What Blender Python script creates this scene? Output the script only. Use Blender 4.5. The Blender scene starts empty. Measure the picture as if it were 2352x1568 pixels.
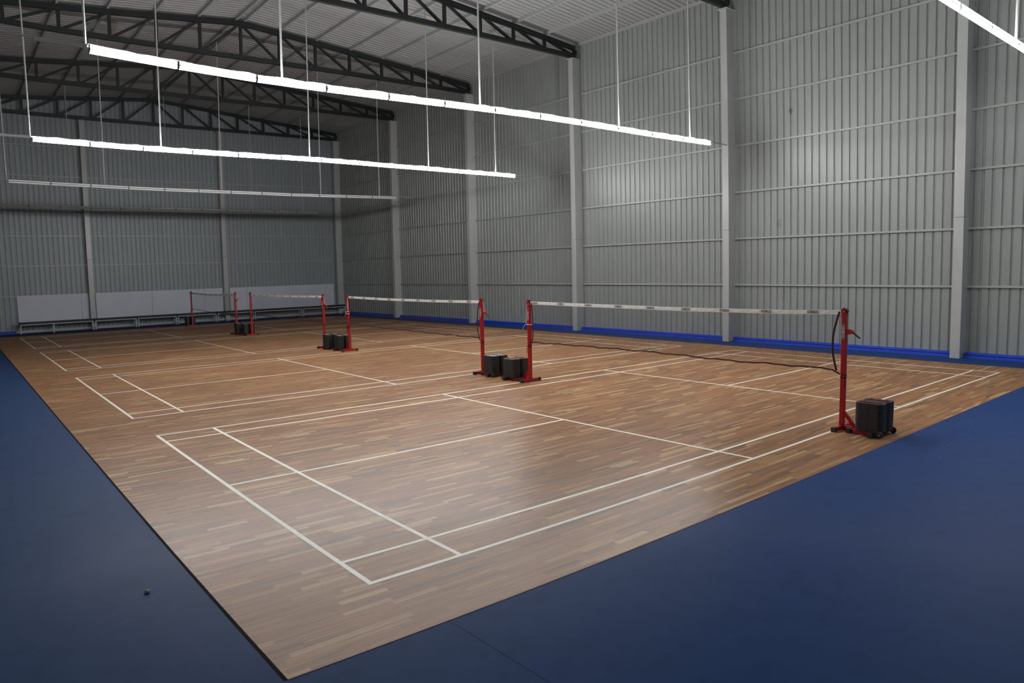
import bpy, bmesh, math, random
from mathutils import Matrix, Vector
random.seed(7)
S = bpy.context.scene
COL = S.collection
PI = math.pi

# ---------------------------------------------------------------- camera
CP = (-2.16326, -4.23609, 2.10062)
YAW, PITCH, ROLL, FPX = 0.88535, -0.09823, -0.02211, 1663.95564
fw = Vector((math.cos(PITCH)*math.cos(YAW), math.cos(PITCH)*math.sin(YAW), math.sin(PITCH)))
rt = Vector((math.sin(YAW), -math.cos(YAW), 0)); up = rt.cross(fw)
r2 = rt*math.cos(ROLL)+up*math.sin(ROLL); u2 = -rt*math.sin(ROLL)+up*math.cos(ROLL)
cd = bpy.data.cameras.new('camera'); cam = bpy.data.objects.new('camera', cd); COL.objects.link(cam)
cam.matrix_world = Matrix(((r2.x, u2.x, -fw.x, CP[0]), (r2.y, u2.y, -fw.y, CP[1]), (r2.z, u2.z, -fw.z, CP[2]), (0, 0, 0, 1)))
cd.sensor_width = 36; cd.sensor_height = 24; cd.lens = 1600*36/2352; cd.clip_start = 0.05; cd.clip_end = 200
# the photograph's wide lens bends straight lines outwards a little (barrel distortion): a lens polynomial
cd.type = 'PANO'; cd.panorama_type = 'FISHEYE_LENS_POLYNOMIAL'; cd.fisheye_fov = math.radians(120)
cd.fisheye_polynomial_k0 = 0; cd.fisheye_polynomial_k1 = -0.03926891533; cd.fisheye_polynomial_k2 = 5.73404613813874e-06
cd.fisheye_polynomial_k3 = 1.095097518398978e-05; cd.fisheye_polynomial_k4 = 2.4546331638185933e-08
S.camera = cam

# ---------------------------------------------------------------- world, exposure
w = bpy.data.worlds.new('world'); S.world = w; w.use_nodes = True
w.node_tree.nodes['Background'].inputs[0].default_value = (0.6, 0.7, 0.9, 1)
w.node_tree.nodes['Background'].inputs[1].default_value = 0.0
S.view_settings.view_transform = 'Standard'; S.view_settings.look = 'None'
S.view_settings.gamma = 1; S.view_settings.exposure = 0.0; S.view_settings.use_curve_mapping = False
TUBE = 212.0                                     # emission of a lit tube
S.cycles.max_bounces = 7; S.cycles.diffuse_bounces = 5; S.cycles.glossy_bounces = 3
S.cycles.sample_clamp_indirect = 8; S.cycles.use_light_tree = True

# ---------------------------------------------------------------- helpers
class MB:
    def __init__(s): s.v = []; s.f = []; s.smooth = False
    def add(s, vs, fs):
        n = len(s.v); s.v += [tuple(p) for p in vs]; s.f += [tuple(i+n for i in q) for q in fs]; return s
    def box(s, x0, x1, y0, y1, z0, z1):
        return s.add([(x0,y0,z0),(x1,y0,z0),(x1,y1,z0),(x0,y1,z0),(x0,y0,z1),(x1,y0,z1),(x1,y1,z1),(x0,y1,z1)],
                     [(0,3,2,1),(4,5,6,7),(0,1,5,4),(1,2,6,5),(2,3,7,6),(3,0,4,7)])
    def bar(s, a, b, wd, ht, upv=(0,0,1)):
        a = Vector(a); b = Vector(b); d = (b-a).normalized(); u = Vector(upv)
        if abs(d.dot(u)) > .98: u = Vector((1,0,0))
        x = d.cross(u).normalized()*wd/2; y = x.cross(d).normalized()*ht/2
        return s.add([a-x-y, a+x-y, a+x+y, a-x+y, b-x-y, b+x-y, b+x+y, b-x+y],
                     [(0,1,2,3),(7,6,5,4),(0,4,5,1),(1,5,6,2),(2,6,7,3),(3,7,4,0)])
    def tube(s, pts, r, n=8, cap=True):
        pts = [Vector(p) for p in pts]; rings = []; px = None
        for i, p in enumerate(pts):
            d = (pts[min(i+1, len(pts)-1)]-pts[max(i-1, 0)]).normalized()
            if px is None:
                u = Vector((0,0,1)) if abs(d.z) < .9 else Vector((1,0,0)); px = d.cross(u).normalized()
            px = (px-d*px.dot(d)).normalized(); py = d.cross(px)
            rings.append([p+px*r*math.cos(2*PI*k/n)+py*r*math.sin(2*PI*k/n) for k in range(n)])
        vs = [q for g in rings for q in g]; fs = []
        for i in range(len(pts)-1):
            for k in range(n):
                a = i*n+k; b = i*n+(k+1) % n; fs.append((a, b, b+n, a+n))
        if cap: fs += [tuple(range(n-1, -1, -1)), tuple((len(pts)-1)*n+k for k in range(n))]
        return s.add(vs, fs)
    def prism(s, poly, z0, z1):                # poly: xy outline
        n = len(poly); vs = [(x,y,z0) for x,y in poly]+[(x,y,z1) for x,y in poly]
        return s.add(vs, [tuple(range(n-1,-1,-1)), tuple(range(n,2*n))]+[(i,(i+1)%n,n+(i+1)%n,n+i) for i in range(n)])
    def lathe(s, prof, c=(0,0,0), n=20):       # prof: (r, z)
        vs = []; fs = []
        for r, z in prof: vs += [(c[0]+r*math.cos(2*PI*k/n), c[1]+r*math.sin(2*PI*k/n), c[2]+z) for k in range(n)]
        for i in range(len(prof)-1):
            for k in range(n):
                a = i*n+k; b = i*n+(k+1) % n; fs.append((a, b, b+n, a+n))
        fs += [tuple(range(n-1,-1,-1)), tuple((len(prof)-1)*n+k for k in range(n))]
        return s.add(vs, fs)
    def mesh(s, name, mat, smooth=False):
        me = bpy.data.meshes.new(name); me.from_pydata(s.v, [], s.f); me.materials.append(mat)
        bm = bmesh.new(); bm.from_mesh(me); bmesh.ops.recalc_face_normals(bm, faces=bm.faces); bm.to_mesh(me); bm.free()
        if smooth:
            for p in me.polygons: p.use_smooth = True
            try: me.set_sharp_from_angle(angle=math.radians(35))
            except Exception: pass
        return me
    def obj(s, name, mat, parent=None, smooth=False, bevel=0, loc=None):
        return link(name, s.mesh(name, mat, smooth), parent, bevel, loc)
def link(name, me, parent=None, bevel=0, loc=None):
    o = bpy.data.objects.new(name, me); COL.objects.link(o)
    if parent: o.parent = parent
    if loc: o.location = loc
    if bevel:
        m = o.modifiers.new('bevel', 'BEVEL'); m.width = bevel; m.segments = 2; m.limit_method = 'ANGLE'; m.angle_limit = math.radians(40)
    return o
def thing(name, label, cat, loc=(0,0,0), rz=0, group=None):
    o = bpy.data.objects.new(name, None); COL.objects.link(o); o.location = loc; o.rotation_euler = (0,0,rz)
    o.empty_display_size = .2
    return tag(o, label, cat, group)
def tag(o, label, cat, group=None):
    o['label'] = label; o['category'] = cat
    if group: o['group'] = group
    return o
def struct(o): o['kind'] = 'structure'; return o
def dup(root, loc, label, rz=None, group=None):
    r = root.copy(); COL.objects.link(r); r.location = loc
    if rz is not None: r.rotation_euler = (0,0,rz)
    r['label'] = label
    if group: r['group'] = group
    for ch in list(root.children):
        c = ch.copy(); COL.objects.link(c); c.parent = r
        for g in ch.children:
            d = g.copy(); COL.objects.link(d); d.parent = c
    return r

# ---------------------------------------------------------------- materials
def srgb(r, g, b):
    f = lambda c: (c/255/12.92) if c <= 10 else ((c/255+.055)/1.055)**2.4
    return (f(r), f(g), f(b), 1)
def newmat(name):
    m = bpy.data.materials.new(name); m.use_nodes = True; nt = m.node_tree; return m, nt, nt.nodes['Principled BSDF']
def mat(name, c, rough=.5, metal=0., var=.0, scale=6., spec=.5, bump=0., dirt=None):
    m, nt, b = newmat(name); N = nt.nodes; L = nt.links
    c = srgb(*c)
    b.inputs['Base Color'].default_value = c; b.inputs['Roughness'].default_value = rough
    b.inputs['Metallic'].default_value = metal; b.inputs['Specular IOR Level'].default_value = spec
    if var or bump or dirt:
        tc = N.new('ShaderNodeTexCoord'); n = N.new('ShaderNodeTexNoise'); n.inputs['Scale'].default_value = scale; n.inputs['Detail'].default_value = 6
        L.new(tc.outputs['Object'], n.inputs['Vector'])
    if var:
        r = N.new('ShaderNodeMapRange'); r.inputs[1].default_value = .3; r.inputs[2].default_value = .7
        r.inputs[3].default_value = 1-var; r.inputs[4].default_value = 1+var
        mx = N.new('ShaderNodeMix'); mx.data_type = 'RGBA'; mx.blend_type = 'MULTIPLY'; mx.inputs[0].default_value = 1
        L.new(n.outputs[0], r.inputs[0]); mx.inputs[6].default_value = c; L.new(r.outputs[0], mx.inputs[7]); L.new(mx.outputs[2], b.inputs['Base Color'])
        rr = N.new('ShaderNodeMapRange'); rr.inputs[3].default_value = rough-.06; rr.inputs[4].default_value = rough+.06
        L.new(n.outputs[0], rr.inputs[0]); L.new(rr.outputs[0], b.inputs['Roughness'])
    if bump:
        bp = N.new('ShaderNodeBump'); bp.inputs['Strength'].default_value = bump; bp.inputs['Distance'].default_value = .01
        L.new(n.outputs[0], bp.inputs['Height']); L.new(bp.outputs[0], b.inputs['Normal'])
    return m
def emis(name, s):
    m, nt, b = newmat(name); b.inputs['Base Color'].default_value = (.9,.9,.9,1)
    b.inputs['Emission Color'].default_value = (0.985, 1.0, 1.0, 1); b.inputs['Emission Strength'].default_value = s
    return m

def math_node(nt, op, a, b=None, c=None):
    n = nt.nodes.new('ShaderNodeMath'); n.operation = op
    for i, v in enumerate((a, b, c)):
        if v is None: continue
        if isinstance(v, (int, float)): n.inputs[i].default_value = v
        else: nt.links.new(v, n.inputs[i])
    return n.outputs[0]

def worn_coat(nt, b, rough, ior, most):
    """a satin coat over the diffuse base: Fresnel as usual, but scuffed, so it never turns into a mirror at grazing angles"""
    N = nt.nodes; L = nt.links
    b.inputs['Specular IOR Level'].default_value = 0
    fr = N.new('ShaderNodeFresnel'); fr.inputs['IOR'].default_value = ior
    mn = N.new('ShaderNodeMath'); mn.operation = 'MINIMUM'; mn.inputs[1].default_value = most; L.new(fr.outputs[0], mn.inputs[0])
    g = N.new('ShaderNodeBsdfGlossy'); g.inputs['Color'].default_value = (1, 1, 1, 1); L.new(rough, g.inputs['Roughness'])
    mx = N.new('ShaderNodeMixShader'); L.new(mn.outputs[0], mx.inputs[0]); L.new(b.outputs[0], mx.inputs[1]); L.new(g.outputs[0], mx.inputs[2])
    out = next(n for n in N if n.type == 'OUTPUT_MATERIAL'); L.new(mx.outputs[0], out.inputs['Surface'])

def wood_material():
    m, nt, b = newmat('teak_strip_floor'); N = nt.nodes; L = nt.links
    M = lambda *a: math_node(nt, *a)
    tc = N.new('ShaderNodeTexCoord'); sp = N.new('ShaderNodeSeparateXYZ'); L.new(tc.outputs['Object'], sp.inputs[0])
    X, Y = sp.outputs[0], sp.outputs[1]
    row = M('FLOOR', M('DIVIDE', Y, .052))
    w1 = N.new('ShaderNodeTexWhiteNoise'); w1.noise_dimensions = '1D'; L.new(row, w1.inputs['W'])
    st = M('ADD', M('DIVIDE', X, .50), M('MULTIPLY', w1.outputs['Value'], 17.3))
    # staves of uneven length: shift the joint by a slow wobble
    st2 = M('ADD', st, M('MULTIPLY', M('SINE', M('MULTIPLY', st, 2.1)), .30))
    idx = M('FLOOR', st2); fr = M('SUBTRACT', st2, idx)
    cb = N.new('ShaderNodeCombineXYZ'); L.new(row, cb.inputs[0]); L.new(idx, cb.inputs[1])
    w2 = N.new('ShaderNodeTexWhiteNoise'); w2.noise_dimensions = '2D'; L.new(cb.outputs[0], w2.inputs['Vector'])
    cr = N.new('ShaderNodeValToRGB'); L.new(w2.outputs['Value'], cr.inputs[0])
    e = cr.color_ramp.elements; e[0].position = 0; e[0].color = srgb(140, 109, 84); e[1].position = 1; e[1].color = srgb(212, 176, 132)
    for p, c in ((.10, (154, 115, 86)), (.28, (168, 122, 89)), (.5, (174, 124, 88)), (.7, (180, 130, 89)), (.86, (187, 143, 101)), (.94, (200, 161, 117))):
        q = e.new(p); q.color = srgb(*c)
    # grain along the strip
    mp = N.new('ShaderNodeMapping'); mp.inputs['Scale'].default_value = (1.3, 60, 1); L.new(tc.outputs['Object'], mp.inputs[0])
    off = N.new('ShaderNodeVectorMath'); off.operation = 'ADD'; L.new(mp.outputs[0], off.inputs[0])
    sc = N.new('ShaderNodeVectorMath'); sc.operation = 'SCALE'; L.new(w2.outputs['Color'], sc.inputs[0]); sc.inputs['Scale'].default_value = 30
    L.new(sc.outputs[0], off.inputs[1])
    g = N.new('ShaderNodeTexNoise'); g.inputs['Scale'].default_value = 1.0; g.inputs['Detail'].default_value = 6; L.new(off.outputs[0], g.inputs['Vector'])
    gr = N.new('ShaderNodeMapRange'); gr.inputs[1].default_value = .3; gr.inputs[2].default_value = .7; gr.inputs[3].default_value = .62; gr.inputs[4].default_value = 1.26
    L.new(g.outputs[0], gr.inputs[0])
    big = N.new('ShaderNodeTexNoise'); big.inputs['Scale'].default_value = .35; big.inputs['Detail'].default_value = 3; L.new(tc.outputs['Object'], big.inputs['Vector'])
    br = N.new('ShaderNodeMapRange'); br.inputs[1].default_value = .3; br.inputs[2].default_value = .7; br.inputs[3].default_value = .66; br.inputs[4].default_value = .74
    L.new(big.outputs[0], br.inputs[0])
    # joints
    ry = M('SUBTRACT', M('DIVIDE', Y, .052), row)
    gap = M('MAXIMUM', M('LESS_THAN', ry, .03), M('LESS_THAN', fr, .005))
    dark = M('SUBTRACT', 1., M('MULTIPLY', gap, .18))
    tot = M('MULTIPLY', M('MULTIPLY', gr.outputs[0], br.outputs[0]), dark)
    mx = N.new('ShaderNodeMix'); mx.data_type = 'RGBA'; mx.blend_type = 'MULTIPLY'; mx.inputs[0].default_value = 1
    L.new(cr.outputs[0], mx.inputs[6]); L.new(tot, mx.inputs[7]); L.new(mx.outputs[2], b.inputs['Base Color'])
    rn = N.new('ShaderNodeTexNoise'); rn.inputs['Scale'].default_value = 1.3; rn.inputs['Detail'].default_value = 5; L.new(tc.outputs['Object'], rn.inputs['Vector'])
    rr = N.new('ShaderNodeMapRange'); rr.inputs[3].default_value = .27; rr.inputs[4].default_value = .36; L.new(rn.outputs[0], rr.inputs[0])
    worn_coat(nt, b, rr.outputs[0], 1.16, .085)
    return m

def blue_floor_material():
    m, nt, b = newmat('blue_vinyl_floor'); N = nt.nodes; L = nt.links
    M = lambda *a: math_node(nt, *a)
    tc = N.new('ShaderNodeTexCoord'); sp = N.new('ShaderNodeSeparateXYZ'); L.new(tc.outputs['Object'], sp.inputs[0])
    n = N.new('ShaderNodeTexNoise'); n.inputs['Scale'].default_value = .8; n.inputs['Detail'].default_value = 6; n.inputs['Roughness'].default_value = .6
    L.new(tc.outputs['Object'], n.inputs['Vector'])
    # colour turns from blue to grey-blue towards the left strip of the hall
    dx = N.new('ShaderNodeMapRange'); dx.inputs[1].default_value = 4.; dx.inputs[2].default_value = -1.8; dx.inputs[3].default_value = .0; dx.inputs[4].default_value = .75
    L.new(sp.outputs[0], dx.inputs[0])
    grey_mix = M('MULTIPLY', M('ADD', dx.outputs[0], M('MULTIPLY', M('SUBTRACT', n.outputs[0], .5), .7)), 1.)
    cr = N.new('ShaderNodeValToRGB'); L.new(grey_mix, cr.inputs[0])
    cr.color_ramp.elements[0].color = srgb(32, 59, 108); cr.color_ramp.elements[1].color = srgb(46, 66, 96)
    f = N.new('ShaderNodeTexNoise'); f.inputs['Scale'].default_value = 5; f.inputs['Detail'].default_value = 8; L.new(tc.outputs['Object'], f.inputs['Vector'])
    fr = N.new('ShaderNodeMapRange'); fr.inputs[1].default_value = .25; fr.inputs[2].default_value = .5; fr.inputs[3].default_value = .86; fr.inputs[4].default_value = 1.02; L.new(f.outputs[0], fr.inputs[0])
    seam = M('MULTIPLY', M('LESS_THAN', M('ABSOLUTE', M('SUBTRACT', sp.outputs[0], .13)), .004), M('LESS_THAN', sp.outputs[1], -.7))
    # two faint curved scratches beside the near net post
    def arc(cx, cy, r, y0, wd):
        d = M('ABSOLUTE', M('SUBTRACT', M('SQRT', M('ADD', M('POWER', M('SUBTRACT', sp.outputs[0], cx), 2.), M('POWER', M('SUBTRACT', sp.outputs[1], cy), 2.))), r))
        return M('MULTIPLY', M('LESS_THAN', d, wd), M('GREATER_THAN', f.outputs[0], y0))
    scr = M('MULTIPLY', M('ADD', arc(7.3, 1.2, 2.45, .5, .006), arc(6.9, -3.6, 2.3, .54, .005)), .6)
    tot = M('ADD', M('MULTIPLY', fr.outputs[0], M('SUBTRACT', 1., M('MULTIPLY', seam, .6))), scr)
    mx = N.new('ShaderNodeMix'); mx.data_type = 'RGBA'; mx.blend_type = 'MULTIPLY'; mx.inputs[0].default_value = 1
    L.new(cr.outputs[0], mx.inputs[6]); L.new(tot, mx.inputs[7]); L.new(mx.outputs[2], b.inputs['Base Color'])
    rr = N.new('ShaderNodeMapRange'); rr.inputs[3].default_value = .42; rr.inputs[4].default_value = .6; L.new(n.outputs[0], rr.inputs[0]); worn_coat(nt, b, rr.outputs[0], 1.08, .035)
    return m

def sheet_material(name, c, rough, axis, stains=()):
    # painted profiled steel: faint streaks running along the ribs (axis 'z' on walls, 'x' on the roof)
    m, nt, b = newmat(name); N = nt.nodes; L = nt.links
    M = lambda *a: math_node(nt, *a)
    tc = N.new('ShaderNodeTexCoord'); mp = N.new('ShaderNodeMapping')
    mp.inputs['Scale'].default_value = (9, 9, .35) if axis == 'z' else (.35, 9, 9)
    L.new(tc.outputs['Object'], mp.inputs[0]); n = N.new('ShaderNodeTexNoise'); n.inputs['Scale'].default_value = 1; n.inputs['Detail'].default_value = 4
    L.new(mp.outputs[0], n.inputs['Vector'])
    r = N.new('ShaderNodeMapRange'); r.inputs[1].default_value = .3; r.inputs[2].default_value = .7; r.inputs[3].default_value = .95; r.inputs[4].default_value = 1.04
    L.new(n.outputs[0], r.inputs[0])
    tot = r.outputs[0]
    if stains:
        sp = N.new('ShaderNodeSeparateXYZ'); L.new(tc.outputs['Object'], sp.inputs[0])
        sn = N.new('ShaderNodeTexNoise'); sn.inputs['Scale'].default_value = 14; sn.inputs['Detail'].default_value = 5; L.new(tc.outputs['Object'], sn.inputs['Vector'])
        for (sy, sz, ry, rz_, k) in stains:
            d = M('ADD', M('POWER', M('DIVIDE', M('SUBTRACT', sp.outputs[1], sy), ry), 2.), M('POWER', M('DIVIDE', M('SUBTRACT', sp.outputs[2], sz), rz_), 2.))
            inside = M('LESS_THAN', M('ADD', d, M('MULTIPLY', M('SUBTRACT', sn.outputs[0], .5), 4.)), .8)
            tot = M('MULTIPLY', tot, M('SUBTRACT', 1., M('MULTIPLY', inside, k)))
    mx = N.new('ShaderNodeMix'); mx.data_type = 'RGBA'; mx.blend_type = 'MULTIPLY'; mx.inputs[0].default_value = 1
    mx.inputs[6].default_value = srgb(*c); L.new(tot, mx.inputs[7]); L.new(mx.outputs[2], b.inputs['Base Color'])
    b.inputs['Roughness'].default_value = rough; b.inputs['Specular IOR Level'].default_value = .5
    return m

M_WOOD = wood_material(); M_BLUE = blue_floor_material()
M_WALL = sheet_material('grey_wall_sheet', (139, 143, 141), .42, 'z', [(5.67, 6.13, .06, .08, .5), (6.0, 3.22, .09, .12, .2), (5.9, 1.35, .12, .16, .12)])
M_BACK = sheet_material('grey_back_wall_sheet', (141, 149, 151), .42, 'z')
M_ROOF = sheet_material('grey_roof_sheet', (150, 152, 152), .42, 'x')
M_STEEL = mat('grey_painted_steel', (170, 171, 170), .3, var=.03, scale=2)
M_GIRT = mat('grey_girt_steel', (156, 159, 156), .4, var=.03, scale=3)
M_TRUSS = mat('black_truss_paint', (27, 29, 32), .5, var=.12, scale=4)
M_LINE = mat('white_court_paint', (234, 228, 216), .5, var=.05, scale=7)
M_CURB = mat('blue_curb_paint', (26, 66, 190), .5, var=.14, scale=5, bump=.2)
M_GAP = mat('dark_gap', (20, 20, 30), .8)
M_RIM = mat('black_floor_rim', (18, 13, 13), .9, spec=.1)
M_RIM2 = mat('reddish_edge_strip', (130, 84, 66), .6, var=.1)
M_RED = mat('red_powder_coat', (164, 12, 20), .32, var=.04, scale=8)
M_BLACK = mat('black_rubber', (30, 31, 32), .55, var=.1, scale=20)
M_WEIGHT = mat('black_weight_plastic', (30, 31, 31), .5, var=.1, scale=14, bump=.05)
M_CHROME = mat('zinc_bolt', (200, 200, 200), .25, metal=1.)
M_NET = mat('dark_brown_net_cord', (62, 46, 50), .9)
M_TAPE = mat('white_net_tape', (232, 230, 226), .8, var=.07, scale=16, bump=.5)
M_MAROON = mat('maroon_net_binding', (58, 16, 26), .85, var=.15, scale=20)
M_INK = mat('black_print', (18, 18, 20), .7)
M_WHITEINK = mat('white_print', (230, 230, 230), .6)
M_CORD = mat('white_cord', (225, 223, 215), .8)
M_PANEL = mat('white_board', (196, 198, 210), .5, var=.03, scale=1.2)
M_SEAT = mat('black_bench_seat', (14, 14, 15), .6, var=.1)
M_RAIL = mat('zinc_rail', (150, 154, 152), .5, var=.05, scale=3)
M_TUBE_ON = emis('lit_tube', TUBE)
M_TUBE_DIM = emis('dimmed_lit_tube', TUBE*.72)  # same tube, emission lowered to darken the bay by the nearest row
M_TUBE_OFF = mat('unlit_tube_plastic', (240, 238, 240), .35)
M_CAPEND = mat('lamp_end_grey', (90, 90, 92), .5)
M_STRAPW = mat('white_strap', (225, 225, 225), .5)
M_VENT = mat('turbine_metal', (196, 200, 205), .3, metal=.7)
M_FLASH = mat('weathered_flashing', (158, 154, 146), .6, var=.08, scale=3)
M_WIRE = mat('grey_wire', (120, 110, 115), .7)
M_STONE = mat('grey_pebble', (130, 132, 128), .9)

# ---------------------------------------------------------------- the hall
XR, XL, YB, YF = 15.50, -3.16, 31.98, -5.0            # inside faces of the walls
RX, RZ, SL = 6.15, 10.57, .0905                        # ridge x, underside of the sheets there, roof slope
roofz = lambda x: RZ-SL*abs(x-RX)
COLY = [1.521+6.056*i for i in range(-1, 6)]           # +y edge of each column

def ribs(t0, t1, pitch=.2, off=0., depth=.028):
    """profile across a profiled sheet: list of (t, d), d outward; wide flats with narrow grooves"""
    out = [(t0, 0)]; k = math.floor((t0-off)/pitch)
    while True:
        c = off+k*pitch; k += 1
        if c-.036 <= t0: continue
        if c+.036 >= t1: break
        out += [(c-.032, 0), (c-.013, depth), (c+.013, depth), (c+.032, 0)]
    out.append((t1, 0)); return out

def ribbed(name, prof, place, m):
    vs = []; fs = []
    for i, (t, d) in enumerate(prof): vs += place(t, d)
    for i in range(len(prof)-1): fs.append((2*i, 2*i+2, 2*i+3, 2*i+1))
    me = bpy.data.meshes.new(name); me.from_pydata(vs, [], fs); me.materials.append(m)
    o = bpy.data.objects.new(name, me); COL.objects.link(o); return o

wr = struct(ribbed('wall_right', ribs(YF, YB, off=.053), lambda t, d: [(XR+d, t, 0), (XR+d, t, roofz(XR)+.02)], M_WALL))
wl = struct(ribbed('wall_left', ribs(YF, YB), lambda t, d: [(XL-d, t, 0), (XL-d, t, roofz(XL)+.02)], M_WALL))
wb = struct(ribbed('wall_back', ribs(XL, XR, off=-.062), lambda t, d: [(t, YB+d, 0), (t, YB+d, roofz(t)+.02)], M_BACK))
wf = struct(ribbed('wall_front', ribs(XL, XR), lambda t, d: [(t, YF-d, 0), (t, YF-d, roofz(t)+.02)], M_BACK))
ce = struct(ribbed('ceiling', ribs(YF, YB, off=.1, depth=.032), lambda t, d: [(RX, t, RZ+d), (XR+.1, t, roofz(XR+.1)+d)], M_ROOF))
ce2 = ribbed('roof_sheet_half', ribs(YF, YB, off=.1, depth=.032), lambda t, d: [(XL-.1, t, roofz(XL-.1)+d), (RX, t, RZ+d)], M_ROOF); ce2.parent = ce
MB().box(XL, XR, YF, YB, RZ+.16, RZ+.2).obj('outer_skin', M_GAP, ce)

fl = struct(MB().box(XL-.2, XR+.2, YF-.2, YB+.2, -.2, -.003).obj('floor', M_BLUE))
WX0, WX1, WY0, WY1 = -.90, 14.27, -.76, 30.0
wd = struct(MB().box(WX0, WX1, WY0, WY1, -.003, 0).obj('floor_wood_strip', M_WOOD))
MB().box(WX0-.020, WX0, WY0-.004, WY1, -.003, -.0005).obj('edge_strip', M_RIM, wd)
MB().box(WX0, WX1, WY0-.012, WY0, -.003, -.0002).obj('edge_strip', M_RIM2, wd)

# court markings, 40 mm lines, four courts side by side
PITCHY = 7.633; LW = .04; CL, CW = 13.4, 6.1
CY = [i*PITCHY for i in range(4)]
for i, y0 in enumerate(CY):
    b = MB(); z0, z1 = .0, .0012
    for a in (0, .76, CL-.8, CL-LW): b.box(a, a+LW, y0, y0+CW, z0, z1)
    for a in (4.68, 8.68): b.box(a, a+LW, y0+LW, y0+CW-LW, z0, z1)
    z1 = .0013
    for a in (0, .46, CW-.5, CW-LW): b.box(0, CL, y0+a, y0+a+LW, z0, z1)
    b.box(0, 4.70, y0+3.03, y0+3.07, z0, z1); b.box(8.70, CL, y0+3.03, y0+3.07, z0, z1)
    struct(b.obj('floor_markings', M_LINE))

# painted curb at the foot of the walls, between the columns
cb = MB(); cg = MB()
for i in range(len(COLY)):
    a = YF if i == 0 else COLY[i-1]+.02; c = COLY[i]-.23
    cb.box(15.33, XR, a, c, -.012, .055); cb.box(15.37, XR+.03, a, c, .066, .115); cg.box(15.39, XR, a, c, .05, .07)
bl = struct(cb.obj('baseboard_right', M_CURB, bevel=.004)); cg.obj('shadow_gap', M_GAP, bl)
b = MB(); b.box(XL, .1, YB-.15, YB, -.012, .055); b.box(XL, .1, YB-.11, YB+.02, .066, .115); struct(b.obj('baseboard_back', M_CURB))
b = MB(); b.box(.1, 15.3, YB-.06, YB+.02, -.012, .10); struct(b.obj('trim_back', M_GIRT))

# girts along the walls (horizontal rails), one per bay and level
GZ = [1.578+1.283*k for k in range(6)]
for i in range(len(COLY)):
    a = YF if i == 0 else COLY[i-1]; c = COLY[i]-.21
    for z in GZ:
        b = MB(); b.box(XR-.05, XR, a, c, z-.024, z+.024); b.obj('girt', M_GIRT, wr)
    for z in GZ[:0]: pass
bx = [XL, 3.0, 9.06, 15.1]
for k in range(3):
    for z in GZ:
        MB().box(bx[k]+(.21 if k else 0), bx[k+1], YB-.05, YB, z-.024, z+.024).obj('girt', M_GIRT, wb)
MB().box(XR-.09, XR, YF, YB, roofz(XR)-.075, roofz(XR)+.005).obj('eave_strut', M_GIRT, wr)

# purlins under the sheets, parts of the ceiling
NODES = [RX+1.31*k for k in range(-7, 7)]
for k in range(-7, 7):
    xs = [RX-.14, RX+.14] if k == 0 else [RX+1.31*k+(0.03 if k > 0 else -.03)]
    for x in xs:
        z = roofz(x); MB().box(x-.03, x+.03, YF, YB, z-.095, z+.002).obj('purlin', M_GIRT, ce)

# ---------------------------------------------------------------- steel columns
def column(x0, x1, y0, y1, ztop, label, face):
    t = thing('steel_column', label, 'column', ((x0+x1)/2, (y0+y1)/2, 0), group=None)
    cx, cy = (x0+x1)/2, (y0+y1)/2; zs = 3.1
    b = MB(); b.box(x0-cx, x1-cx, y0-cy, y1-cy, -.012, zs-.002); b.obj('shaft', M_STEEL, t, bevel=.008)
    b = MB(); b.box(x0-cx+.002, x1-cx-.002, y0-cy+.002, y1-cy-.002, zs+.002, ztop); b.obj('shaft', M_STEEL, t, bevel=.008)
    b = MB(); b.box(x0-cx-.05, x1-cx+.02, y0-cy-.05, y1-cy+.05, ztop, ztop+.02); b.obj('cap_plate', M_STEEL, t)
    if face:
        b = MB(); b.box(x0-cx+.2, x0-cx+.235, y0-cy-.012, y0-cy, 2.84, 3.3); b.obj('angle_cleat', M_STEEL, t)
    return t
names = ['behind the camera side of the nearest wall bay', 'at the far right of the picture, nearest the camera',
         'behind the net post end of the nearest net, second nearest on the long wall', 'rising above the middle of the nearest net',
         'just right of the second net, with a splash of blue paint at its foot', 'behind the middle of the second net', 'standing in the far corner of the hall']
labs = ['', 'grey steel column on the long right wall, nearest to the camera',
        'grey steel column on the long right wall, behind the middle of the nearest net',
        'grey steel column on the long right wall, behind the left part of the nearest net',
        'grey steel column on the long right wall, just right of the second net\'s near post top',
        'grey steel column on the long right wall, behind the middle of the second net',
        'grey steel column standing in the far corner where the two sheet walls meet']
labs[4] = 'grey steel column on the long right wall, behind the right end of the second net'
for i, y in enumerate(COLY):
    if i == 0: continue
    column(15.16, XR+.02 if i < 6 else XR, y-.21, y, 9.17, labs[i], i < 5)
column(3.0, 3.21, YB-.33, YB+.01, 9.17, 'grey steel column on the back wall between the two left white boards', False)
column(9.06, 9.27, YB-.33, YB+.01, 9.17, 'grey steel column on the back wall behind the farthest net', False)

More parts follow.
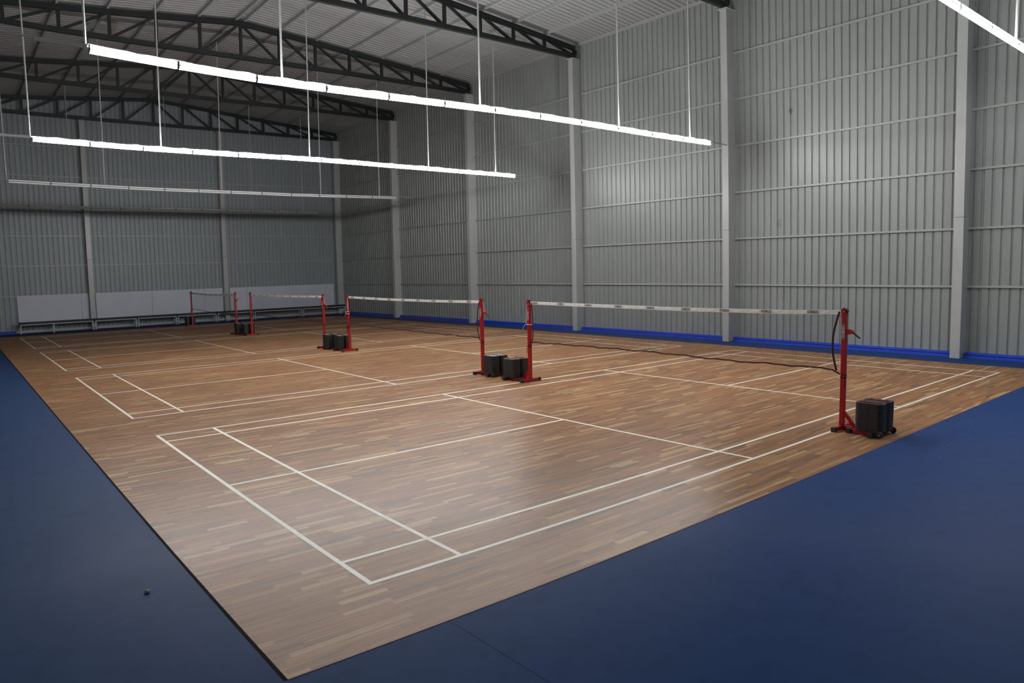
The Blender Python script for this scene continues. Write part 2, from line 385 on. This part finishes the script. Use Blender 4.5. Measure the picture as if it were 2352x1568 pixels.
# ---------------------------------------------------------------- roof trusses
def truss(y, label):
    t = thing('roof_truss', label, 'roof truss', (RX, y, 9.2), group='black roof trusses spanning the hall')
    H = .075; ct = lambda x: 10.47-SL*abs(x)-9.2        # top of the top chord (local x)
    xe = 9.22; bz0, bz1 = .015, .155
    for s in (-1, 1):
        vs = []
        for yy in (-.06, .06):
            vs += [(0, yy, ct(0)), (s*xe, yy, ct(xe)), (s*xe, yy, ct(xe)-.15), (0, yy, ct(0)-.15)]
        MB().add(vs, [(0,1,2,3), (7,6,5,4), (0,4,5,1), (1,5,6,2), (2,6,7,3), (3,7,4,0)]).obj('top_chord', M_TRUSS, t)
    MB().box(-xe, xe, -.06, .06, bz0, bz1).obj('bottom_chord', M_TRUSS, t)
    for k in range(-6, 7):
        x = 1.31*k; MB().box(x-.045, x+.045, -.04, .04, bz1-.005, ct(x)-.145).obj('vertical_web', M_TRUSS, t)
    for s in (-1, 1):
        MB().box(s*xe-.06, s*xe+.06, -.05, .05, bz1-.005, ct(xe)-.14).obj('end_post', M_TRUSS, t)
        for k in range(0, 7):
            xa = s*1.31*k; xb = s*(1.31*(k+1)-.03) if k < 6 else s*(xe-.1)
            MB().bar((xa+s*.03, 0, ct(xa)-.11), (xb-s*.04, 0, bz1-.02), .07, .08, (0,1,0)).obj('diagonal_web', M_TRUSS, t)
    return t
t0 = truss(COLY[6]-.1, 'black lattice roof truss lying against the back wall, farthest of the five')
tl = ['black lattice roof truss fourth from the camera, next to the one on the back wall',
      'black lattice roof truss whose peak shows whole above the longest row of lit tubes',
      'black lattice roof truss cut by the top picture edge, right end seen',
      'black lattice roof truss nearest the camera, only its right end tip seen']
for k, l in zip((5, 4, 3, 2), tl): dup(t0, (RX, COLY[k]-.1, 9.2), l)

# ---------------------------------------------------------------- roof ventilators
def ventilator(x, y, label):
    z = roofz(x); t = thing('roof_ventilator', label, 'ventilator', (x, y, z), group='turbine ventilators set in the roof')
    s = SL if x < RX else -SL
    b = MB(); vs = []
    for zz in (-.012, -.006):
        for dx, dy in ((-.5,-.42), (.5,-.42), (.5,.42), (-.5,.42)): vs.append((dx, dy, zz+s*dx))
    b.add(vs, [(0,3,2,1),(4,5,6,7),(0,1,5,4),(1,2,6,5),(2,3,7,6),(3,0,4,7)]); b.obj('flashing', M_FLASH, t)
    b = MB(); b.lathe([(.30, -.08), (.31, -.08), (.31, .0), (.30, .0)], n=28); b.lathe([(.29, -.075), (.24, -.02), (.1, .0)], n=28)
    b.obj('throat', M_VENT, t, smooth=True)
    b = MB()
    for k in range(20):
        a = 2*PI*k/20; b.bar((.08*math.cos(a), .08*math.sin(a), -.03), (.28*math.cos(a+.35), .28*math.sin(a+.35), -.07), .02, .004)
    b.obj('vanes', M_VENT, t)
    return t
v0 = ventilator(10.4, 15.55, 'round metal ventilator in a stained square on the roof behind the nearest full truss')
dup(v0, (10.05, 21.3, roofz(10.05)), 'round metal ventilator in the roof right of the peak, over the lit rows')
dup(v0, (2.25, 21.4, roofz(2.25)), 'round metal ventilator in the left roof slope behind the peaked truss')

# ---------------------------------------------------------------- light rows
LP = 1.1495; LX0 = -.42
ROWS = [(-1.0, True, [5.21]*13, 'row crossing the top right corner'),
        (6.69, True, [5.212, 5.158, 5.118, 5.106, 5.111, 5.129, 5.150, 5.166, 5.172, 5.172, 5.174, 5.19, 5.209], 'longest lit row in the picture'),
        (14.40, True, [5.282, 5.259, 5.242, 5.236, 5.236, 5.243, 5.246, 5.238, 5.226, 5.225, 5.217, 5.22, 5.216], 'middle lit row'),
        (22.10, False, [5.26, 5.237, 5.219, 5.194, 5.179, 5.176, 5.171, 5.165, 5.157, 5.168, 5.18, 5.195, 5.212], 'unlit pale row'),
        (29.80, False, [5.235, 5.225, 5.215, 5.205, 5.205, 5.215, 5.225, 5.215, 5.2, 5.195, 5.2, 5.205, 5.21], 'dark row nearest the back wall')]
def tube_mesh(m):
    L_ = LP-.035
    me = MB()
    me.tube([(-L_/2, 0, 0), (L_/2, 0, 0)], .0165, 10); return me.mesh('tube', m, True)
ME_ON = tube_mesh(M_TUBE_ON); ME_OFF = tube_mesh(M_TUBE_OFF); ME_DIM = tube_mesh(M_TUBE_DIM)
hb = MB(); hb.box(-LP/2+.012, LP/2-.012, -.010, .012, -.014, .009); hb.box(-LP/2+.012, LP/2-.012, .019, .024, -.058, -.033); ME_H = hb.mesh('housing_and_light_block', M_RAIL)  # second box is an added plate cutting the lower tube's light towards the back
eb = MB(); eb.box(-.009, .009, -.016, .016, -.05, .045); ME_E = eb.mesh('end_cap', M_CAPEND)
ordn = ['first', 'second', 'third', 'fourth', 'fifth', 'sixth', 'seventh', 'eighth', 'ninth', 'tenth', 'eleventh', 'twelfth']
HX = [-.45, 2.30, 6.16, 10.0, 12.58]
for ri, (ry, lit, zs, where) in enumerate(ROWS):
    n_f = 12
    rail_lab = ['thin zinc rail carrying the lit tubes of the row nearest the camera', 'thin zinc rail on white rods carrying the longest row of lit tubes',
                'thin zinc rail on white rods carrying the middle row of lit tubes', 'thin zinc rail on white rods carrying the unlit pale tubes',
                'thin zinc rail carrying the dark unlit tubes nearest the back wall'][ri]
    t = thing('light_rail', rail_lab, 'light rail', (0, ry+.045, 0), group='hanging rails of the ceiling lights')
    b = MB()
    pts = [(-2.9, zs[0]+.07), (LX0-1.0, zs[0]+.045)]+[(LX0+LP*k, zs[k]+.03) for k in range(13)]+[(14.15, zs[12]+.015)]
    for (xa, za), (xb, zb) in zip(pts[:-1], pts[1:]): b.bar((xa, 0, za+.018), (xb, 0, zb+.018), .03, .022)
    b.obj('rail', M_RAIL, t)
    if ri in (1, 2): MB().bar((LX0-.62, -.026, zs[0]+.035), (LX0-.02, -.026, zs[0]+.035), .02, .055).obj('wire_trunking', M_RAIL, t)
    for x in HX:
        k = min(11, max(0, int((x-LX0)/LP))); z = zs[k]+.045
        MB().tube([(x, 0, z), (x, 0, roofz(x)-.05)], .017, 8).obj('hanger_rod', M_STEEL, t)
    pts = []
    for j in range(90):
        x = LX0+j*(12*LP)/89; k = min(11, int((x-LX0)/LP)); fr = (x-LX0)/LP-k
        pts.append((x, .006*math.sin(j*1.7), zs[k]*(1-fr)+zs[k+1]*fr+.066+.012*abs(math.sin(j*.9+ri))*(random.random() > .3)))
    MB().tube(pts, .004, 4).obj('wire', M_WIRE, t)
    for k in range(n_f):
        xa, xb = LX0+LP*k, LX0+LP*(k+1); za, zb = zs[k], zs[k+1]
        on = lit and not (ri == 0 and k < 6)       # the first tubes of the nearest row, above the frame, are off
        st = 'lit' if on else 'unlit'
        lab = f'{ordn[k]} {st} double tube light from the left in the {where}'
        f = thing('tube_light', lab, 'tube light', ((xa+xb)/2, ry, (za+zb)/2), group='double tube lights of the '+where)
        f.rotation_euler = (0, -math.atan2(zb-za, xb-xa), 0)
        for dz, dy in ((.027, 0), (-.033, 0)):
            o = link('tube', (ME_DIM if ri == 0 else ME_ON) if on else ME_OFF, f); o.location = (0, dy, dz)
        link('housing_and_light_block', ME_H, f)
        for s in (-1, 1):
            e = link('end_cap', ME_E, f); e.location = (s*(LP/2-.008), 0, 0)

# ---------------------------------------------------------------- printed word
fc = bpy.data.curves.new('word', 'FONT'); fc.body = 'COSCO'; fc.align_x = 'CENTER'; fc.align_y = 'CENTER'; fc.size = 1; fc.offset = .03; fc.space_character = .95
fo = bpy.data.objects.new('word', fc); COL.objects.link(fo)
bpy.context.view_layer.update()
ME_WORD = bpy.data.meshes.new_from_object(fo.evaluated_get(bpy.context.evaluated_depsgraph_get()))
bpy.data.objects.remove(fo)
def word(parent, name, loc, size, xdir, zdir, m, stretch=1.0):
    me = ME_WORD.copy(); me.materials.clear(); me.materials.append(m)
    x = Vector(xdir); y = Vector(zdir); n = x.cross(y)
    mat4 = Matrix(((x.x*size*stretch, y.x*size, n.x, loc[0]), (x.y*size*stretch, y.y*size, n.y, loc[1]), (x.z*size*stretch, y.z*size, n.z, loc[2]), (0,0,0,1)))
    me.transform(mat4); return link(name, me, parent)

# ---------------------------------------------------------------- net stands
def rrect(x0, x1, y0, y1, r, n=5):
    out = []
    for cx, cy, a0 in ((x1-r, y1-r, 0), (x0+r, y1-r, 90), (x0+r, y0+r, 180), (x1-r, y0+r, 270)):
        for k in range(n+1):
            a = math.radians(a0+90*k/n); out.append((cx+r*math.cos(a), cy+r*math.sin(a)))
    return out
def stand(x, y, far, label, strap, winch, crank=(0, -.10, -.07)):
    """built with the weights towards -y; far stands are turned half round"""
    t = thing('net_stand', label, 'net stand', (x, y, 0), PI if far else 0, group='red net stands with black weights')
    side = 1 if far else -1                              # the local x side that faces the -x end of the hall
    b = MB(); b.box(-.03, .03, -.03, .03, .055, 1.52); b.obj('post', M_RED, t, bevel=.006)
    b = MB(); b.tube([(-.026, 0, 1.515), (.026, 0, 1.515)], .042, 18); b.obj('pulley_wheel', M_BLACK, t)
    b = MB()
    for s in (-1, 1): MB().box(s*.033-.004, s*.033+.004, -.03, .03, 1.44, 1.545).obj('pulley_cheek', M_RED, t, bevel=.002)
    b = MB(); b.tube([(-.042, 0, 1.515), (.042, 0, 1.515)], .008, 10); b.obj('bolt', M_CHROME, t)
    b = MB(); b.box(-.20, .20, -.025, .025, .008, .058); b.box(-.025, .025, -.46, -.02, .008, .055)
    b.box(-.15, -.105, -.46, -.17, .008, .053); b.box(.105, .15, -.46, -.17, .008, .053); b.box(-.22, .22, -.50, -.455, .008, .058)
    b.box(-.15, .15, -.215, -.175, .012, .05)
    b.obj('base_frame', M_RED, t, bevel=.003)
    b = MB(); b.bar((0, -.02, .23), (0, -.17, .06), .04, .035, (1,0,0)); b.obj('brace', M_RED, t)
    for (fx, fy, ax) in ((-.215, 0, 0), (.215, 0, 0), (-.128, -.155, 1), (.128, -.155, 1), (-.235, -.478, 0), (.235, -.478, 0)):
        b = MB(); b.box(fx-.03, fx+.03, fy-.03, fy+.03, 0, .061); b.obj('rubber_foot', M_BLACK, t, bevel=.004)
    for s in (-1, 1):
        wh = MB().tube([(s*.20-.012, 0, 0), (s*.20+.012, 0, 0)], .041, 20).obj('wheel', M_BLACK, t, loc=(0, -.575, .042), bevel=.003)
        MB().tube([(s*.20-.02, 0, 0), (s*.20+.02, 0, 0)], .009, 10).obj('axle', M_CHROME, wh)
        MB().bar((s*.20-s*.022, -.49, .035), (s*.20-s*.022, -.58, .045), .008, .03).obj('wheel_bracket', M_RED, t)
    # two stacks of nine plates
    hz = .353/9
    for s in (-1, 1):
        c = s*.103
        for k in range(9):
            j = random.uniform(-.0015, .0015); z0 = .060+k*hz
            b = MB(); b.prism(rrect(c-.097+j, c+.097+j, -.59+j, -.245+j, .055), z0+.0004, z0+hz-.0004)
            o = b.obj('weight_plate', M_WEIGHT, t, bevel=.002)
            if s == side:
                MB().box(c+s*.097+j-.002, c+s*.097+j+.002, -.432, -.408, z0+.012, z0+.026).obj('grip_slot', M_GAP, o)
        st = MB().box(c-.010, c+.010, -.56, -.28, .415, .421).obj('strap', M_RED if strap == 'red' else M_STRAPW, t)
        for yy in (-.52, -.33): MB().lathe([(.013, 0), (.013, .01), (.006, .011), (.006, .017)], (c, yy, .421), 8).obj('bolt', M_CHROME, st)
    st = MB().box(side*.0305-.0006, side*.0305+.0006, -.018, .018, 1.165, 1.345).obj('sticker', M_WHITEINK, t)
    MB().box(side*.0312-.0004, side*.0312+.0004, -.0155, .0155, 1.169, 1.341).obj('sticker_field', M_INK, st)
    word(st, 'lettering', (side*.0319, 0, 1.255), .030, (0, 0, 1), (0, -side*-1 if False else (1 if side < 0 else -1), 0), M_WHITEINK, 1.45)
    if winch:
        wn = MB().box(-.026, .026, -.085, -.03, 1.225, 1.29).obj('winch', M_RED, t, bevel=.006)
        MB().tube([(-.03, -.075, 1.258), (.03, -.075, 1.258)], .032, 16).obj('drum', M_RED, wn)
        a = Vector((.036, -.078, 1.258)); e = a+Vector(crank)
        MB().bar(a, e, .008, .022).obj('crank_arm', M_RED, wn)
        d = Vector(crank).normalized()
        MB().tube([e-d*.01, e+d*.05], .011, 10).obj('crank_grip', M_BLACK, wn)
        MB().tube([(.048, a.y, a.z), (.02, a.y, a.z)], .009, 8).obj('bolt', M_CHROME, wn)
        MB().tube([(0, -.043, 1.51), (.0, -.08, 1.285)], .003, 6).obj('winch_cable', M_CORD, wn)
    return t
SP = [(6.72, -.02, 0, 'nearest red net stand beside the blue floor, with winch and red-strapped weights', 'red', 1, (0, -.07, -.05)),
      (6.66, 6.03, 1, 'red net stand at far end of nearest net, white cord round its top', 'red', 0, None),
      (6.70, 7.56, 0, 'red net stand with winch at near end of second net', 'white', 1, (0, -.07, -.05)),
      (6.79, 13.73, 1, 'red net stand at far end of second net, white cord at its middle', 'white', 0, None),
      (6.74, 15.19, 0, 'red net stand with winch at near end of third net', 'grey', 1, (0, -.06, -.07)),
      (6.79, 21.47, 1, 'red net stand at far end of third net', 'grey', 0, None),
      (6.70, 22.86, 0, 'red net stand with upward winch handle at near end of farthest net', 'grey', 1, (0, -.09, .05)),
      (6.74, 29.08, 1, 'farthest red net stand, close in front of the bench and back wall', 'grey', 0, None)]
ST = [stand(a[0], a[1], a[2], a[3], a[4], a[5], a[6] or (0, 0, 0)) for a in SP]
def attach(o, st):
    o.parent = st; o.matrix_parent_inverse = (Matrix.Translation(st.location) @ Matrix.Rotation(st.rotation_euler.z, 4, 'Z')).inverted()

# ---------------------------------------------------------------- nets
def net(si, x, ztops, zbots, label):
    """hung between the near stand si and the far stand si+1"""
    ya = SP[si][1]+.044; yb = SP[si+1][1]-.044; xa = SP[si][0]; xb = SP[si+1][0]
    t = thing('badminton_net', label, 'net', (x, (ya+yb)/2, 0), group='badminton nets')
    yc = (ya+yb)/2; L0, L1 = ya-yc, yb-yc
    xo = lambda y: (xa-x)+(xb-xa)*(y-L0)/(L1-L0)
    def ev(tab, y):
        u = (y-L0)/(L1-L0)
        for (u0, z0), (u1, z1) in zip(tab[:-1], tab[1:]):
            if u <= u1+1e-9:
                s = (u-u0)/(u1-u0); s = s*s*(3-2*s)*.5+s*.5
                return z0+(z1-z0)*s
        return tab[-1][1]
    top = lambda y: ev(ztops, y); bot = lambda y: ev(zbots, y)+.006*math.sin(y*9.1+ya)+.004*math.sin(y*23+1)
    bulge = lambda s: .09*math.sin(PI*min(1, s*.95))**1.2            # the loose side binding sags inwards
    N = 64; TH = .056
    b = MB(); vs = []; fs = []
    for i in range(N+1):
        y = L0+(L1-L0)*i/N; z = top(y); wv = .003*math.sin(i*2.3)
        vs += [(xo(y)-.003+wv*.3, y, z), (xo(y)-.004+wv, y, z-TH*.5), (xo(y)-.003, y, z-TH), (xo(y)+.003, y, z-TH), (xo(y)+.004+wv, y, z-TH*.5), (xo(y)+.003+wv*.3, y, z)]
    for i in range(N):
        for k in range(6):
            a = i*6+k; c = i*6+(k+1) % 6; fs.append((a, c, c+6, a+6))
    fs += [(5,4,3,2,1,0), tuple(N*6+k for k in range(6))]
    tp = b.add(vs, fs).obj('top_tape', M_TAPE, t, smooth=False)
    for k in range(9):
        y = L0+.39+k*.680
        word(tp, 'printed_word', (xo(y)-.0085, y, top(y)-TH*.5), .047, (0, -1, 0), (0, 0, 1), M_INK, 1.0)
    # mesh: woven cords as thin flat strips, both ways
    b = MB(); P = .0215; c = .0009
    ny = int((L1-L0-.06)/P)
    for i in range(ny):
        y = L0+.03+i*(L1-L0-.06)/(ny-1); zb = bot(y); zt = top(y)-TH
        e = max(0., 1-min(y-L0, L1-y)/.35)
        b.add([(xo(y), y-c, zb), (xo(y), y+c, zb), (xo(y), y+c, zt), (xo(y), y-c, zt)], [(0,1,2,3)])
    nz = 32
    segs = 24
    for j in range(nz):
        s = (j+.5)/nz; vs = []; fs = []
        ia = bulge(s)
        for i in range(segs+1):
            y = L0+.02+ia+(L1-L0-.04-2*ia)*i/segs; z = bot(y)+(top(y)-TH-bot(y))*(1-s)
            vs += [(xo(y)+.0004, y, z-c), (xo(y)+.0004, y, z+c)]
        for i in range(segs): fs.append((2*i, 2*i+2, 2*i+3, 2*i+1))
        b.add(vs, fs)
    b.obj('net_mesh', M_NET, t)
    # bottom cord and side bindings
    pts = [(xo(L0)-.01, L0+.004, bot(L0)-.05)]+[(xo(L0+.1+(L1-L0-.2)*i/70), L0+.1+(L1-L0-.2)*i/70, bot(L0+.1+(L1-L0-.2)*i/70)) for i in range(71)]+[(xo(L1)-.01, L1-.006, bot(L1)-.02)]
    MB().tube(pts, .011, 6).obj('bottom_cord', M_MAROON, t)
    for yy, sg in ((L0, 1), (L1, -1)):
        pts = []
        for j in range(13):
            s = j/12; pts.append((xo(yy)-.004, yy+sg*(.025+(.085 if sg > 0 else .04)*math.sin(PI*min(1, s*.9))), top(yy)-.02-(top(yy)-bot(yy)-.01)*s))
        b = MB()
        for a, c2 in zip(pts[:-1], pts[1:]): b.bar(a, c2, .026, .006, (1,0,0))
        b.obj('side_binding', M_MAROON, t)
        po = yc+yy-sg*.044; zt = bot(yy)-.05
        b = MB()
        for q in range(2):
            ring = [(x+xo(yy)+.042*math.cos(a_), po+.036*math.sin(a_), zt-.035*q+.012*math.sin(a_+q)) for a_ in [2*PI*k/12 for k in range(13)]]
            b.tube(ring, .007, 5)
        b.tube([(x+xo(yy)-.038, po-sg*.03, zt-.03), (x+xo(yy)-.042, po-sg*.04, zt-.10), (x+xo(yy)-.04, po-sg*.035, zt-.16)], .005, 5)
        attach(b.obj('tie_cord', M_MAROON), ST[si if sg > 0 else si+1])
    return t, xo, L0, L1
N1 = net(0, 6.69, [(0, 1.528), (.15, 1.505), (.4, 1.492), (.7, 1.500), (1, 1.512)], [(0, .765), (.14, .764), (.27, .752), (.5, .772), (.75, .768), (1, .75)],
         'nearest badminton net, white top tape printed with black words')
N2 = net(2, 6.74, [(0, 1.497), (.3, 1.482), (.65, 1.484), (1, 1.507)], [(0, .735), (.3, .73), (.65, .742), (1, .748)],
         'second badminton net from the camera, hanging in front of the long wall')
N3 = net(4, 6.76, [(0, 1.505), (.5, 1.478), (1, 1.497)], [(0, .755), (.5, .74), (1, .775)],
         'third badminton net from the camera, seen against a white board')
N4 = net(6, 6.72, [(0, 1.497), (.5, 1.45), (1, 1.497)], [(0, .745), (.45, .70), (1, .775)],
         'farthest badminton net, its tape sagging in front of the white boards')
# white lacing on two of the far stands
x, y = SP[1][0], SP[1][1]
b = MB(); r = .042
zz = [1.47, 1.42, 1.385, 1.345, 1.31, 1.28]
P8 = [(x-r, y-r, 1.475)]+[((x-r) , y+(r if k % 2 else -r), z) for k, z in enumerate(zz)]
b.tube(P8, .0035, 5); b.tube([(x-r, y+r, 1.28), (x-r, y+r+.004, 1.17), (x-r, y+r, 1.10)], .003, 5)
b.tube([(x+r*1.2*math.cos(a), y+r*1.2*math.sin(a), 1.08) for a in [2*PI*k/10 for k in range(11)]], .006, 5)
b.tube([(x-r, y+r, 1.09), (x-r-.01, y+.07, 1.07), (x-r-.02, y+.10, 1.03), (x-r-.02, y+.11, .98)], .004, 5)
attach(b.obj('white_cord', M_CORD), ST[1])
x, y = SP[3][0], SP[3][1]
b = MB(); b.tube([(x-.03, y-.05, 1.46), (x-.04, y-.085, 1.38), (x-.04, y-.085, 1.2), (x-.035, y-r, 1.09)], .005, 5)
for zq in (1.09, 1.03): b.tube([(x+r*1.2*math.cos(a), y+r*1.2*math.sin(a), zq) for a in [2*PI*k/10 for k in range(11)]], .006, 5)
b.tube([(x-r, y+r, 1.08), (x-r, y+.06, 1.03), (x-r-.01, y+.11, .95)], .005, 5); attach(b.obj('white_cord', M_CORD), ST[3])

# ---------------------------------------------------------------- bench row and boards by the back wall
BU = [.18, 3.06, 4.85, 6.62, 8.48, 10.34, 12.90, 15.38]
blab = ['black topped bench at the left end of the row under the first white board', 'black topped bench second from the left along the back wall',
        'black topped bench third from the left along the back wall', 'black topped bench directly behind the weights of the farthest net stand',
        'black topped bench fifth from the left along the back wall', 'black topped bench sixth from the left along the back wall',
        'black topped bench at the right end of the row, ending by the corner column']
blab[3] = 'black topped bench fourth from the left along the back wall'
for k in range(7):
    x0, x1 = BU[k]+.008, BU[k+1]-.008; cx = (x0+x1)/2; hl = (x1-x0)/2
    t = thing('bench', blab[k], 'bench', (cx, 31.37, 0), group='black topped benches along the back wall')
    MB().box(-hl-.004, hl+.004, -.19, .19, .405, .488).obj('seat', M_SEAT, t, bevel=.006)
    b = MB()
    for yy in (-.17, .15): b.box(-hl+.03, hl-.03, yy-.015, yy+.015, .367, .404)
    b.box(-hl+.03, hl-.03, .135, .165, .07, .1)
    for xx in (-hl+.045, hl-.045): b.box(xx-.015, xx+.015, -.155, .135, .372, .402); b.box(xx-.014, xx+.014, -.155, .135, .072, .098)
    b.obj('frame', M_STEEL, t)
    lx = [-hl+.045, hl-.045]+([1.46-cx] if k == 0 else [])
    for xx in lx:
        for yy in (-.17, .15): MB().box(xx-.018, xx+.018, yy-.018, yy+.018, -.012, .37).obj('leg', M_STEEL, t)
BD = [(.22, 2.69), (2.70, 2.985), (3.29, 5.70), (5.71, 8.15), (8.16, 9.045), (9.40, 10.26), (10.27, 12.70), (12.71, 15.06)]
dl = ['large white board at the left end, above the left bench', 'narrow white strip board left of the first back wall column',
      'large white board just right of the first back wall column', 'large white board behind the farthest net',
      'short white board just left of the second back wall column', 'short white board just right of the second back wall column',
      'large white board behind the left half of the third net', 'large white board at the right end, next to the corner column']
for (x0, x1), l in zip(BD, dl):
    o = MB().box(-(x1-x0)/2, (x1-x0)/2, -.01, .01, .47, 1.605).obj('wall_board', M_PANEL, loc=((x0+x1)/2, YB-.062, 0)); tag(o, l, 'board', 'white boards on the back wall')
# pebble on the blue floor
b = MB(); b.lathe([(.004, 0), (.017, .004), (.02, .012), (.014, .022), (.004, .026)], n=9)
o = b.obj('pebble', M_STONE, smooth=True, loc=(-1.24, .86, -.0035)); tag(o, 'tiny grey pebble lying alone on the blue floor at the left', 'pebble')
